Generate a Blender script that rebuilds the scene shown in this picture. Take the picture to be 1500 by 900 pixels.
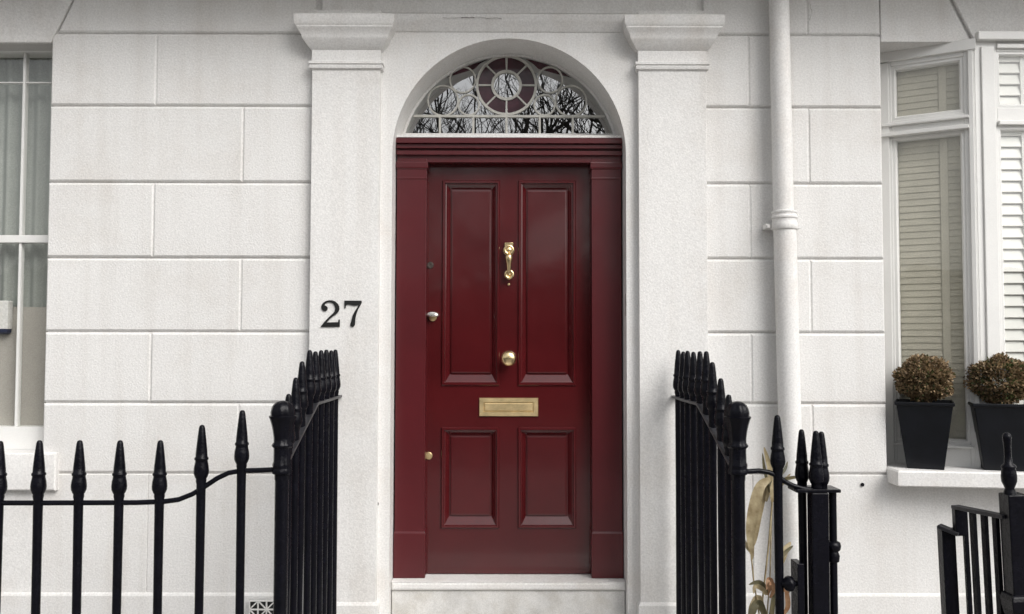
import bpy, bmesh, math, random
from mathutils import Vector, Matrix
R = math.radians
rnd = random.Random(27)
C = bpy.context.scene.collection
for o in list(bpy.data.objects): bpy.data.objects.remove(o)

# ------------------------------------------------------------ camera
D = 4.43; EYE = 1.6; F = 1300.0
cam = bpy.data.cameras.new('camera'); cam.sensor_width = 36; cam.lens = 36*F/1500
cam.clip_start = 0.05; cam.clip_end = 2000
camo = bpy.data.objects.new('camera', cam); C.objects.link(camo)
RM = Matrix.Rotation(R(-0.2), 4, 'Z') @ Matrix.Rotation(R(90+2.42), 4, 'X') @ Matrix.Rotation(R(0.10), 4, 'Z')
camo.matrix_world = Matrix.Translation((0, -D, EYE)) @ RM
bpy.context.scene.camera = camo
# ------------------------------------------------------------ sky and sun (overcast)
SUN_EL, SUN_AZ = 42, 140       # azimuth clockwise from +Y: in front of the house, to the right
w = bpy.data.worlds.new('World'); bpy.context.scene.world = w; w.use_nodes = True
nt = w.node_tree; bg = nt.nodes['Background']
sky = nt.nodes.new('ShaderNodeTexSky'); sky.sky_type = 'NISHITA'; sky.sun_disc = False
sky.sun_elevation = R(SUN_EL); sky.sun_rotation = R(SUN_AZ); sky.dust_density = 4; sky.air_density = 1.2
hs = nt.nodes.new('ShaderNodeHueSaturation'); hs.inputs['Saturation'].default_value = 0.16
nt.links.new(sky.outputs[0], hs.inputs['Color']); nt.links.new(hs.outputs[0], bg.inputs[0])
bg.inputs[1].default_value = 0.12
sl = bpy.data.lights.new('sun', 'SUN'); sl.energy = 1.1; sl.angle = R(38); sl.color = (1, .97, .93)
so = bpy.data.objects.new('sun', sl); C.objects.link(so)
sd = Vector((math.sin(R(SUN_AZ))*math.cos(R(SUN_EL)), math.cos(R(SUN_AZ))*math.cos(R(SUN_EL)), math.sin(R(SUN_EL))))
so.rotation_euler = (-sd).to_track_quat('-Z', 'Y').to_euler(); so.location = sd*30
vs = bpy.context.scene.view_settings
vs.view_transform = 'Standard'; vs.look = 'None'; vs.gamma = 1; vs.use_curve_mapping = False
vs.exposure = 0.66

def at(px, py, Y):
    """photo pixel -> (x, z) on the plane y = Y"""
    d = RM.to_3x3() @ Vector(((px-750)/F, (450-py)/F, -1))
    t = (Y+D)/d.y
    return d.x*t, EYE+d.z*t
X_ = lambda px, Y, py=450: at(px, py, Y)[0]
Z_ = lambda py, Y, px=745: at(px, py, Y)[1]

# ------------------------------------------------------------ materials
def mat(name, col, rough=.6, metal=0, bump=0, bscale=60, var=0, vscale=4, fine=0, fscale=250, coat=0, spec=.5,
        col2=None, island=0, translucent=0, blotch=None, streak=0):
    m = bpy.data.materials.new(name); m.use_nodes = True
    n = m.node_tree.nodes; l = m.node_tree.links; b = n['Principled BSDF']
    b.inputs['Roughness'].default_value = rough; b.inputs['Metallic'].default_value = metal
    b.inputs['Specular IOR Level'].default_value = spec
    if coat:
        b.inputs['Coat Weight'].default_value = coat; b.inputs['Coat Roughness'].default_value = .06
    tc = n.new('ShaderNodeTexCoord')
    def noise(scale, detail=3, ro=.55):
        t = n.new('ShaderNodeTexNoise'); t.inputs['Scale'].default_value = scale
        t.inputs['Detail'].default_value = detail; t.inputs['Roughness'].default_value = ro
        l.new(tc.outputs['Object'], t.inputs['Vector']); return t.outputs['Fac']
    def ramp(src, c0, c1, p0=.3, p1=.7):
        r = n.new('ShaderNodeValToRGB'); r.color_ramp.elements[0].position = p0; r.color_ramp.elements[1].position = p1
        r.color_ramp.elements[0].color = (*c0, 1); r.color_ramp.elements[1].color = (*c1, 1)
        l.new(src, r.inputs['Fac']); return r.outputs['Color']
    def mul(a, bb):
        x = n.new('ShaderNodeMix'); x.data_type = 'RGBA'; x.blend_type = 'MULTIPLY'; x.inputs[0].default_value = 1
        l.new(a, x.inputs[6]); l.new(bb, x.inputs[7]); return x.outputs[2]
    c1 = col2 or tuple(c*(1+var) for c in col); c0 = col if col2 else tuple(c*(1-var) for c in col)
    if island:
        g = n.new('ShaderNodeNewGeometry'); out = ramp(g.outputs['Random Per Island'], c0, c1, .0, 1.)
    else: out = ramp(noise(vscale), c0, c1)
    if fine: out = mul(out, ramp(noise(fscale, 2, .7), (1-fine,)*3, (1, 1, 1), .35, .65))
    if blotch:
        out = mul(out, ramp(noise(blotch[0], 5, .65), blotch[1], (1, 1, 1), .34, .5))
    if streak:
        mp = n.new('ShaderNodeMapping'); mp.inputs['Scale'].default_value = (11, 11, .7); l.new(tc.outputs['Object'], mp.inputs[0])
        t = n.new('ShaderNodeTexNoise'); t.inputs['Scale'].default_value = 1; t.inputs['Detail'].default_value = 5; l.new(mp.outputs[0], t.inputs['Vector'])
        out = mul(out, ramp(t.outputs['Fac'], (1-streak, 1-streak*1.15, 1-streak*1.3), (1, 1, 1), .33, .52))
    l.new(out, b.inputs['Base Color'])
    if bump:
        bp = n.new('ShaderNodeBump'); bp.inputs['Strength'].default_value = 1; bp.inputs['Distance'].default_value = bump
        l.new(noise(bscale, 4, .6), bp.inputs['Height']); l.new(bp.outputs[0], b.inputs['Normal'])
    if translucent:
        b.inputs['Transmission Weight'].default_value = 0
        tr = n.new('ShaderNodeBsdfTranslucent'); l.new(out, tr.inputs[0])
        mx = n.new('ShaderNodeMixShader'); mx.inputs[0].default_value = translucent
        l.new(b.outputs[0], mx.inputs[1]); l.new(tr.outputs[0], mx.inputs[2])
        l.new(mx.outputs[0], n['Material Output'].inputs['Surface'])
    return m

def glass(name, tint, ior=1.5, wob=.0006, wscale=6, rough=0.0):
    m = bpy.data.materials.new(name); m.use_nodes = True
    n = m.node_tree.nodes; l = m.node_tree.links; n.remove(n['Principled BSDF'])
    tr = n.new('ShaderNodeBsdfTransparent'); tr.inputs[0].default_value = (*tint, 1)
    gl = n.new('ShaderNodeBsdfGlossy'); gl.inputs['Roughness'].default_value = rough; gl.inputs[0].default_value = (1, 1, 1, 1)
    fr = n.new('ShaderNodeFresnel')
    ge = n.new('ShaderNodeNewGeometry'); mr = n.new('ShaderNodeMapRange')   # thin pane: the same reflectance from both sides
    mr.inputs['To Min'].default_value = ior; mr.inputs['To Max'].default_value = 1/ior
    l.new(ge.outputs['Backfacing'], mr.inputs['Value']); l.new(mr.outputs[0], fr.inputs[0])
    mx = n.new('ShaderNodeMixShader'); l.new(fr.outputs[0], mx.inputs[0]); l.new(tr.outputs[0], mx.inputs[1]); l.new(gl.outputs[0], mx.inputs[2])
    l.new(mx.outputs[0], n['Material Output'].inputs['Surface'])
    tc = n.new('ShaderNodeTexCoord'); no = n.new('ShaderNodeTexNoise'); no.inputs['Scale'].default_value = wscale; no.inputs['Detail'].default_value = 1
    l.new(tc.outputs['Object'], no.inputs['Vector'])
    bp = n.new('ShaderNodeBump'); bp.inputs['Distance'].default_value = wob; bp.inputs['Strength'].default_value = 1
    l.new(no.outputs['Fac'], bp.inputs['Height']); l.new(bp.outputs[0], gl.inputs['Normal']); l.new(bp.outputs[0], fr.inputs['Normal'])
    return m

WHT = (.74, .73, .715)
M = dict(
    stucco=mat('stucco', WHT, .75, var=.03, vscale=1.6, fine=.15, fscale=105, bump=.0020, bscale=120, streak=.055, blotch=(1.7, (.93, .915, .90))),
    trim=mat('trim_paint', (.76, .75, .735), .6, var=.02, vscale=3, fine=.16, fscale=110, bump=.0010, bscale=130, streak=.05, blotch=(3.5, (.95, .93, .91))),
    wood_white=mat('white_gloss_wood', (.74, .735, .715), .35, var=.03, vscale=5, fine=.06, bump=.0004, bscale=60),
    stone=mat('step_stone', (.66, .65, .63), .8, var=.12, vscale=9, fine=.2, fscale=220, bump=.001, bscale=200, blotch=(6, (.84, .82, .79))),
    red=mat('oxblood_paint', (.070, .0066, .0082), .16, var=.16, vscale=2.5, coat=.38, bump=.0013, bscale=6, fine=.12, fscale=320),
    redf=mat('oxblood_frame_paint', (.080, .0068, .0100), .3, var=.1, vscale=3, coat=.12, bump=.0006, bscale=12, fine=.12, fscale=320),
    brass=mat('brass', (.80, .62, .35), .24, 1, var=.16, vscale=14, bump=.0003, bscale=30),
    brassdull=mat('dull_brass', (.72, .56, .31), .46, 1, var=.2, vscale=16, bump=.0003, bscale=40),
    darkmetal=mat('tarnished_metal', (.12, .1, .09), .4, .8, var=.2, vscale=40),
    steel=mat('bright_steel', (.75, .72, .68), .25, 1, var=.05, vscale=30),
    iron=mat('black_gloss_iron', (.0030, .0030, .0055), .27, var=.3, vscale=20, bump=.0026, bscale=48, spec=.16),
    worn=mat('worn_iron', (.022, .022, .026), .38, .1, var=.5, vscale=30, bump=.001, bscale=90),
    lead=mat('leading', (.5, .49, .45), .5, var=.12, vscale=30, bump=.0005, bscale=100),
    black=mat('black_plastic', (.006, .007, .010), .42, spec=.3, var=.25, vscale=9, fine=.25, fscale=200, bump=.0004, bscale=120),
    digit_recess=mat('black_sign_and_vent_shade', (.008, .008, .008), .4, var=.2, vscale=20),
    soil=mat('soil', (.05, .035, .022), .9, var=.4, vscale=60, bump=.004, bscale=90),
    leaf=mat('dry_box_leaf', (.085, .052, .026), .55, island=1, col2=(.40, .285, .16), translucent=.25),
    leafg=mat('green_box_leaf', (.03, .045, .014), .5, island=1, col2=(.11, .13, .045), translucent=.25),
    twig=mat('twig', (.05, .035, .025), .8, var=.3, vscale=40),
    straw=mat('straw_leaf', (.24, .18, .09), .55, var=.0, vscale=25, col2=(.50, .42, .26), translucent=.25, bump=.001, bscale=120),
    green=mat('green_strap_leaf', (.055, .055, .028), .5, vscale=18, col2=(.17, .14, .07), translucent=.2),
    rust=mat('rust_leaf', (.22, .1, .04), .6, vscale=30, col2=(.42, .25, .14), translucent=.25),
    blind=mat('beige_blind', (.54, .51, .43), .7, var=.06, vscale=9, fine=.12, fscale=150),
    shutter=mat('white_shutter', (.68, .675, .65), .45, var=.03, vscale=6),
    curtain=mat('net_curtain', (.47, .495, .465), .85, var=.08, vscale=5, fine=.2, fscale=160, translucent=.2),
    lining=mat('beige_panel', (.44, .415, .38), .85, var=.05, vscale=6, fine=.15, fscale=160),
    navy=mat('dark_blue_base', (.02, .025, .06), .4),
    inner=mat('dark_interior', (.06, .055, .05), .9, var=.1),
    asphalt=mat('asphalt', (.09, .09, .092), .9, var=.15, fine=.3, bump=.003, bscale=120),
    pave=mat('paving', (.28, .27, .26), .85, var=.12, vscale=2.5, fine=.2, bump=.002, bscale=90),
    soilg=mat('park_ground', (.10, .11, .06), .95, var=.3, vscale=1.2),
    hedge=mat('hedge_leaf', (.012, .018, .010), .8, var=.5, vscale=5, bump=.05, bscale=12),
    bark=mat('bark', (.03, .026, .022), .9, var=.3, vscale=8),
    glass=glass('window_glass', (.97, .975, .96), 1.75, .0010, 3),
    fanglass=glass('old_leaded_glass', (.7, .75, .72), 3.9, .00018, 7),
    purple=mat('maroon_glass', (.050, .016, .024), .12, var=.35, vscale=14, bump=.0008, bscale=10),
)

# ------------------------------------------------------------ mesh helpers
class MB:
    def __init__(s): s.bm = bmesh.new()
    def box(s, x0, x1, y0, y1, z0, z1):
        v = [s.bm.verts.new(p) for p in ((x0,y0,z0),(x1,y0,z0),(x1,y1,z0),(x0,y1,z0),(x0,y0,z1),(x1,y0,z1),(x1,y1,z1),(x0,y1,z1))]
        for f in ((0,3,2,1),(4,5,6,7),(0,1,5,4),(1,2,6,5),(2,3,7,6),(3,0,4,7)): s.bm.faces.new([v[i] for i in f])
        return s
    def loft(s, loops, cap0=True, cap1=True, closed=True):
        L = [[s.bm.verts.new(p) for p in lp] for lp in loops]; n = len(L[0])
        for a, b in zip(L, L[1:]):
            for i in range(n if closed else n-1):
                j = (i+1) % n; s.bm.faces.new((a[i], a[j], b[j], b[i]))
        if cap0: s.bm.faces.new(L[0][::-1])
        if cap1: s.bm.faces.new(L[-1])
        return s
    def rect(s, x0, x1, z0, z1, prof, cap=True):
        """loops of a rectangle facing the street: prof = (inset, y)"""
        return s.loft([[(x0+i, y, z0+i), (x1-i, y, z0+i), (x1-i, y, z1-i), (x0+i, y, z1-i)] for i, y in prof], False, cap)
    def plan(s, x0, x1, yf, yb, prof):
        """horizontal mouldings round three sides: prof = (outset, z)"""
        return s.loft([[(x0-o, yf-o, z), (x1+o, yf-o, z), (x1+o, yb, z), (x0-o, yb, z)] for o, z in prof])
    def lathe(s, prof, c=(0,0,0), seg=16, axis='Z', lobes=0, amp=0):
        loops = []
        for r, h in prof:
            lp = []
            for k in range(seg):
                a = 2*math.pi*k/seg; rr = max(r, 1e-4)*(1+amp*math.cos(lobes*a))
                u, v = rr*math.cos(a), rr*math.sin(a)
                if axis == 'Z': p = (c[0]+u, c[1]+v, c[2]+h)
                elif axis == 'Y': p = (c[0]+u, c[1]+h, c[2]+v)
                else: p = (c[0]+h, c[1]+u, c[2]+v)
                lp.append(p)
            loops.append(lp)
        return s.loft(loops)
    def tube(s, pts, rad, seg=8, flat=None):
        pts = [Vector(p) for p in pts]; n = len(pts)
        if not isinstance(rad, (list, tuple)): rad = [rad]*n
        loops = []; up = None
        for i, p in enumerate(pts):
            t = (pts[min(i+1, n-1)]-pts[max(i-1, 0)]).normalized()
            if up is None: up = Vector((0, 0, 1)) if abs(t.z) < .9 else Vector((0, 1, 0))
            a = t.cross(up).normalized(); b = a.cross(t).normalized(); up = b
            if flat: 
                w_, h_ = flat
                loops.append([p+a*w_/2+b*h_/2, p-a*w_/2+b*h_/2, p-a*w_/2-b*h_/2, p+a*w_/2-b*h_/2])
            else:
                loops.append([p+(a*math.cos(2*math.pi*k/seg)+b*math.sin(2*math.pi*k/seg))*rad[i] for k in range(seg)])
        return s.loft(loops)
    def poly(s, pts, y0, y1):
        """extrude an (x, z) outline from y0 to y1"""
        return s.loft([[(x, y0, z) for x, z in pts], [(x, y1, z) for x, z in pts]])
    def band(s, inner, outer, y0, y1):
        a = [[(x, y, z) for x, z in q] for q, y in ((inner, y0), (outer, y0), (outer, y1), (inner, y1))]
        L = [[s.bm.verts.new(p) for p in q] for q in a]; n = len(inner)
        for k in range(4):
            p, q = L[k], L[(k+1) % 4]
            for i in range(n-1): s.bm.faces.new((p[i], p[i+1], q[i+1], q[i]))
        s.bm.faces.new([L[k][0] for k in range(4)]); s.bm.faces.new([L[k][-1] for k in range(4)][::-1])
        return s
    def build(s, name, m, parent=None, smooth=False, bevel=0, xf=None):
        bmesh.ops.recalc_face_normals(s.bm, faces=s.bm.faces)
        if xf is not None: s.bm.transform(xf)
        if parent is not None and any(abs(c) > 1e-9 for c in base(parent)): s.bm.transform(Matrix.Translation(-base(parent)))
        me = bpy.data.meshes.new(name); s.bm.to_mesh(me); s.bm.free()
        me.materials.append(M[m] if isinstance(m, str) else m)
        if smooth:
            me.polygons.foreach_set('use_smooth', [True]*len(me.polygons))
            try: me.set_sharp_from_angle(angle=R(smooth if smooth is not True else 45))
            except Exception: pass
        o = bpy.data.objects.new(name, me); C.objects.link(o); o.parent = parent
        if bevel:
            b = o.modifiers.new('bevel', 'BEVEL'); b.width = bevel; b.segments = 2; b.limit_method = 'ANGLE'; b.angle_limit = R(40)
            b.harden_normals = False
        return o
def base(o):
    v = Vector((0, 0, 0))
    while o is not None: v += o.location; o = o.parent
    return v
def thing(name, label, cat, loc=(0,0,0), group=None):
    o = bpy.data.objects.new(name, None); C.objects.link(o); o.location = loc; o.empty_display_size = .2
    return tag(o, label, cat, group)
def tag(o, label, cat, group=None):
    o['label'] = label; o['category'] = cat
    if group: o['group'] = group
    return o
def struct(o): o['kind'] = 'structure'; return o
def circ(cx, cz, r, n=32, a0=0, a1=360):
    return [(cx+r*math.cos(R(a0+(a1-a0)*k/n)), cz+r*math.sin(R(a0+(a1-a0)*k/n))) for k in range(n+1)]

# ------------------------------------------------------------ ground, pavement, road (street runs along x, behind the camera too)
struct(MB().box(-150, 150, -160, 60, -.6, -.124).build('ground', 'soilg'))
struct(MB().box(-60, 60, -14.2, -6.4, -.124, -.12).build('road', 'asphalt'))
mb = MB(); y = -6.25
while y < -.05:
    y1 = min(y+.62, -.02); x = -9.0+(.45 if int(y*10) % 2 else 0)
    while x < 9:
        mb.box(x, x+.892, y, y1-.008, -.12, rnd.uniform(-.001, .001)); x += .9
    y = y1
mb.box(-60, 60, -6.25, 0.4, -.119, -.012)
struct(mb.build('pavement', 'pave', bevel=.004))
mb = MB()
for k in range(-60, 60): mb.box(k*.9, k*.9+.892, -6.4, -6.255, -.119, .006)
struct(mb.build('kerb', 'stone', bevel=.01))

# ------------------------------------------------------------ the house
H = thing('terraced_house', 'white stucco terraced house with arched doorway, oxblood front door and canted window', 'house')
XL = X_(70, 0, 350); XR = X_(1294, 0, 380)          # inner edges of the two windows
ZT = Z_(49, 0); HEADL = 3.135
PX0, PX1 = .646, .985                                # pilasters
OPEN = .588; AC = 2.56
# backing masonry
mb = MB()
mb.box(XL+.004, -.60, .014, .40, 0, 3.9)
mb.box(.60, XR-.004, .014, .40, 0, 3.9)
mb.box(-4.2, XL+.004, .014, .40, 0, .985); mb.box(-4.2, XL+.004, .014, .40, HEADL+.01, 3.9)
mb.box(-6.5, -4.2, .014, .40, 0, 3.9)
mb.box(XR-.004, 5.6, .014, .40, HEADL, 3.9); mb.box(XR-.004, 5.6, .30, .40, 0, .90)
mb.box(XR-.004, 5.6, .0005, .30, 0, .93)
mb.box(-6.5, 5.6, 3.4, 3.6, 0, 3.9); mb.box(-6.5, -6.3, .4, 3.4, 0, 3.9); mb.box(5.4, 5.6, .4, 3.4, 0, 3.9); mb.box(-6.5, 5.6, .0, 3.6, 3.9, 6.6)
mb.build('wall', 'stucco', H)
mb = MB(); mb.box(-6.3, 5.4, .41, 3.39, .03, .05); mb.box(-1.2, -1.1, .41, 3.39, .05, 3.85); mb.box(1.1, 1.2, .41, 3.39, .05, 3.85); mb.box(-6.2, 5.3, 3.30, 3.38, .05, 3.85)
mb.build('room', 'inner', H)
# rusticated blocks with chamfered joints
rows_px = [49, 155.5, 267.5, 378, 486.5, 590.5, 694]
zr = [Z_(p, 0, 260) for p in rows_px]
zr = [3.95] + zr + [.30]
G = .0025; CH = .011
def blocks(xa, xb, joints, shear=None):
    m = MB()
    for r in range(len(zr)-1):
        z1, z0 = zr[r], zr[r+1]
        js = [xa-G] + sorted(j for j in joints[r]) + [xb+G]
        for a, b in zip(js, js[1:]):
            dy = rnd.uniform(-.0012, .0012)
            low = r >= len(zr)-2; ch = CH if not low else .004; top = .5 if r == 0 else 1
            j0 = -.002 if a == js[0] else 0; j1 = -.002 if b == js[-1] else 0
            fx = .75
            if b != js[-1]: m.box(b-.012, b+.012, .0055, .0142, z0+G+.009, z1-G-.009)
            m.loft([[(a+j0+i*fx, y, z0+G+i), (b-j1-i*fx, y, z0+G+i), (b-j1-i*fx, y, z1-G-i), (a+j0+i*fx, y, z1-G-i)] for i, y in ((0, .016), (0, CH+dy), (ch*.45, .0042+dy), (ch, dy))], False)
            if shear and r == 0 and a == js[0]:
                m.bm.verts.ensure_lookup_table()
                for v in m.bm.verts[-16:]:
                    if v.co.x < (a+b)/2: v.co.x += shear*(v.co.z-HEADL)+.012
    return m
jl = [X_(222, 0), X_(352, 0)]
LJ = [[], [jl[0]], [jl[1]], [jl[0]], [jl[1]], [jl[0]], [jl[1]], [jl[0]]]
_a, _b = at(79, 49, 0), at(103, 0, 0)
blocks(XL, -PX1+.002, LJ, (_b[0]-_a[0])/(_b[1]-_a[1])).build('ashlar_facing', 'stucco', H, bevel=.0015)
jr = X_(1188, 0)
RJ = [[jr], [X_(1100, 0)], [jr], [X_(1100, 0)], [jr], [X_(1100, 0)], [jr], [X_(1100, 0)]]
blocks(PX1-.002, XR, RJ).build('ashlar_facing', 'stucco', H, bevel=.0015)
# splayed lintel stones over the windows
zb = HEADL+.012
def lintel(pts): return MB().poly(pts, -.002, .0138)
xa, za = at(79, 49, 0); xb_, zb_ = at(103, 0, 0); k = (xb_-xa)/(zb_-za)
mb = MB()
mb.poly([(-4.6, zb-.03), (XL-.006, zb-.03), (XL-.006+k*.75, 3.86), (-4.6, 3.86)], -.006, .0138)
mb.build('lintel', 'stucco', H, bevel=.006)
xa, za = at(1425, 49, 0); xb_, zb_ = at(1400, 0, 0); k = (xb_-xa)/(zb_-za)
mb = MB(); mb.poly([(XR+.005, HEADL), (xa-.008, HEADL), (xa-.008+k*.70, 3.83), (XR+.005, 3.83)], .0, .0138)
mb.poly([(xa+.008, HEADL), (5.2, HEADL), (5.2, 3.83), (xa+.008+k*.70, 3.83)], -.006, .0138)
mb.build('lintel', 'stucco', H, bevel=.005)
# plinths
mb = MB(); zp = Z_(872, -.03, 260)
mb.plan(-4.2, -PX1-.003, -.02, .01, [(-.011, 0), (-.011, zp-.01), (-.016, zp), (-.02, zp+.004)]); mb.build('plinth', 'stucco', H)
mb = MB(); mb.plan(PX1+.003, 5.2, -.02, .01, [(-.011, 0), (-.011, zp-.01), (-.016, zp), (-.02, zp+.004)]); mb.build('plinth', 'stucco', H)
# balcony slab above the picture, whose shade falls on the top of the wall
mb = MB(); mb.plan(-5.4, 4.8, -.52, .013, [(0, 3.56), (.0, 3.60), (.05, 3.64), (.08, 3.70), (.08, 3.80)]); mb.build('balcony', 'stucco', H)
# arched surround (flat face with the opening cut through it)
arc = circ(0, AC, OPEN, 40, 180, 0)
pts = [(-PX0-.02, 0), (-OPEN, 0)] + arc + [(OPEN, 0), (PX0+.02, 0), (PX0+.02, 3.50), (-PX0-.02, 3.50)]
mb = MB(); half = len(pts)
# split in two halves at the crown so that each is a simple outline
L_ = [(-PX0-.02, 0), (-OPEN, 0)] + arc[:21] + [(0, 3.50), (-PX0-.02, 3.50)]
mb.poly(L_, 0, .40); mb.poly([(-x, z) for x, z in L_], 0, .40)
bmesh.ops.remove_doubles(mb.bm, verts=mb.bm.verts, dist=1e-5)
for f in [f for f in mb.bm.faces if all(abs(v.co.x) < 1e-4 for v in f.verts)]: mb.bm.faces.remove(f)
mb.build('door_surround', 'trim', H, smooth=30)
# frieze breaking forward above the pilasters
xf0 = X_(455.5, -.02, 10)
mb = MB(); zc = Z_(41, -.03); zc1 = Z_(24, -.05)
mb.plan(-PX0-.30, PX0+.30, -.012, .012, [(0, zc1+.03), (0, 3.9)])
mb.build('frieze', 'stucco', H)
mb = MB(); mb.plan(-PX0-.01, PX0+.01, -.004, .012, [(0, zc-.012), (.006, zc-.006), (.008, zc), (.018, zc+.012), (.026, zc+.028), (.036, zc+.04), (.04, zc1+.012), (.03, zc1+.02), (.0, zc1+.032)])
mb.build('cornice', 'trim', H, smooth=40)
# pilasters
for s in (-1, 1):
    a, b = sorted((s*PX0, s*PX1)); yf = -.045
    mb = MB(); zn = Z_(102, yf); 
    mb.plan(a, b, yf, .012, [(0, 0), (0, zn+.3)])
    mb.plan(a, b, yf, .011, [(.001, 0), (.012, .001), (.012, .33), (.0005, .345)])
    p = mb.build('pilaster', 'stucco', H, bevel=.004)
    z = lambda py, yy=-.08: Z_(py, yy)
    mb = MB()
    mb.plan(a, b, yf, .0125, [(.0015, z(103, yf)), (.012, z(101.5, yf)), (.014, z(98, yf)), (.008, z(96, yf)), (.016, z(95, yf)), (.016, z(91.5, yf)), (.002, z(90, yf)),
                           (.002, z(71)), (.014, z(68)), (.028, z(63)), (.040, z(58)), (.046, z(55)), (.046, z(53)), (.058, z(47)), (.068, z(43)), (.068, z(41)),
                           (.076, z(38)), (.078, z(26)), (.070, z(24)), (.0, z(22, -.05))])
    mb.build('capital', 'trim', p, smooth=35)
# door steps and landing
zt = .414
mb = MB(); mb.box(-OPEN+.002, OPEN-.002, .085, .40, 0, zt); mb.rect(-OPEN+.002, OPEN-.002, zt-.042, zt, [(0, .086), (0, .064), (.005, .058), (.012, .055)])
mb.box(-OPEN+.002, OPEN-.002, .056, .09, zt-.002, zt+.0015)
mb.build('threshold', 'trim', H, bevel=.003)
mb = MB(); mb.box(-OPEN+.003, OPEN-.003, .07, .084, 0, zt-.045); mb.box(-.81, .81, -1.18, -.062, .001, .20); mb.box(-.578, .578, -.062, .07, .001, .20)
mb.build('step', 'stone', H, bevel=.006)

# ---- the door frame
YF, YL = .13, .205
FI = .4275; FO = OPEN-.008
fr = None
mb = MB()
zl = Z_(780, YF); zcap0 = Z_(262, YF); zcap1 = Z_(247, YF); zcap2 = Z_(238, YF)
for s in (-1, 1):
    a, b = sorted((s*FI, s*FO))
    mb.box(a, b, YF, .36, zt, zcap2+.02)
    mb.plan(a, b-.0, YF, .34, [(.001, zt+.001), (.004, zt+.002), (.004, zl-.006), (.0005, zl+.004)])
    mb.plan(a, b, YF, .34, [(.0005, zcap0-.006), (.003, zcap0), (.003, zcap0+.005), (.0005, zcap0+.007), (.0005, zcap1-.006), (.006, zcap1), (.007, zcap1+.006), (.007, zcap2-.004), (.005, zcap2+.001), (.003, zcap2+.003)])
zz = lambda py: Z_(py, YF)
mb.plan(-FO, FO, YF+.004, .345, [(0, zz(238)), (0, zz(228)), (.004, zz(227)), (.008, zz(225)), (.008, zz(222)), (.003, zz(221)), (.006, zz(219)), (.006, zz(214)), (.007, zz(213)), (.007, zz(208)), (.0075, zz(206)), (.0, zz(204))])
for v in mb.bm.verts: v.co.x = max(-FO-.004, min(FO+.004, v.co.x))
# deeper front steps of the cornice
for (p0, p1, dy) in ((228, 222, .016), (219, 213.5, .026), (212.5, 205, .042)):
    mb.box(-FO-.002, FO+.002, YF-dy, YF+.01, zz(p0), zz(p1))
F_ = mb.build('door_frame', 'redf', H, bevel=.003)
# ---- leaf
LX = .4275+.004; ZB = zt+.004; ZH = zcap2+.03
PI_, PO = .055, .343
u1, u0 = Z_(267, YL), Z_(563, YL); l1, l0 = Z_(628, YL), Z_(772, YL)
mb = MB(); yb = YL+.05
for a, b in ((-LX, -PO), (-PI_, PI_), (PO, LX)): mb.box(a, b, YL, yb, ZB, ZH)
for a, b in ((-PO, -PI_), (PI_, PO)):
    for c, d in ((ZB, l0), (l1, u0), (u1, ZH)): mb.box(a, b, YL, yb, c, d)
bmesh.ops.remove_doubles(mb.bm, verts=mb.bm.verts, dist=1e-5)
DOOR = mb.build('door', 'red', H)
for a, b in ((-PO, -PI_), (PI_, PO)):
    for c, d in ((l0, l1), (u0, u1)):
        m = MB()
        m.rect(a, b, c, d, [(-.007, YL+.004), (-.007, YL-.006), (-.003, YL-.010), (.006, YL-.010), (.0085, YL-.006), (.010, YL+.0), (.015, YL+.002), (.034, YL+.0235), (.040, YL+.0235), (.0415, YL+.016), (.047, YL+.015)])
        for v in m.bm.verts:      # even moulding, its bottom slope widened to put a brighter reflection there
            if v.co.z < (c+d)/2:
                ii = v.co.z-c
                if ii > .016: v.co.z = c+ii+.016*min(1, (ii-.015)/.019)
        m.build('door_panel', 'red', DOOR)
# ---- door furniture
cx = X_(745.3, YL)
def zy(py): return Z_(py, YL)
m = MB(); zk = zy(525)
m.lathe([(.034, 0), (.034, -.004), (.028, -.008), (.015, -.012), (.013, -.03), (.02, -.036), (.032, -.042), (.0385, -.052), (.040, -.062), (.037, -.072), (.028, -.081), (.014, -.086), (.0, -.087)], (cx, YL, zk), 32, 'Y')
m.build('door_knob', 'brass', DOOR, smooth=60)
# knocker: crown, rosette, vase-shaped drop, scroll and striker
m = MB(); zk = zy(367)
m.box(cx-.022, cx+.022, YL-.014, YL, zy(361), zy(356)); m.lathe([(.03, 0), (.03, -.006), (.022, -.012), (.02, -.02), (.012, -.026), (0, -.028)], (cx, YL, zk), 24, 'Y')
def torus(m, c, Rr, r, n=24, k=8, sz=1.0):
    L = [[(c[0]+(Rr+r*math.cos(2*math.pi*j/k))*math.cos(2*math.pi*i/n), c[1]+r*math.sin(2*math.pi*j/k), c[2]+sz*(Rr+r*math.cos(2*math.pi*j/k))*math.sin(2*math.pi*i/n)) for j in range(k)] for i in range(n)]
    V = [[m.bm.verts.new(p) for p in l] for l in L]
    for i in range(n):
        for j in range(k): m.bm.faces.new((V[i][j], V[(i+1) % n][j], V[(i+1) % n][(j+1) % k], V[i][(j+1) % k]))
torus(m, (cx, YL-.024, zk), .021, .0065)
K = m.build('door_knocker', 'brass', DOOR, smooth=50, bevel=.001)
m = MB()
za_, zb_ = zy(376), zy(398)
m.tube([(cx, YL-.03, za_+.012), (cx, YL-.034, za_), (cx, YL-.036, za_-.012), (cx, YL-.036, (za_+zb_)/2), (cx, YL-.034, zb_), (cx, YL-.03, zb_-.012)], [.008, .019, .020, .014, .011, .009], 14)
m.build('knocker_drop', 'brass', K, smooth=60)
m = MB(); torus(m, (cx+.002, YL-.03, zy(403)), .019, .008); m.lathe([(.016, 0), (.016, -.02), (.012, -.03), (.004, -.034)], (cx, YL, zy(403)), 16, 'Y')
m.build('striker', 'brass', K, smooth=60)
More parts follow.
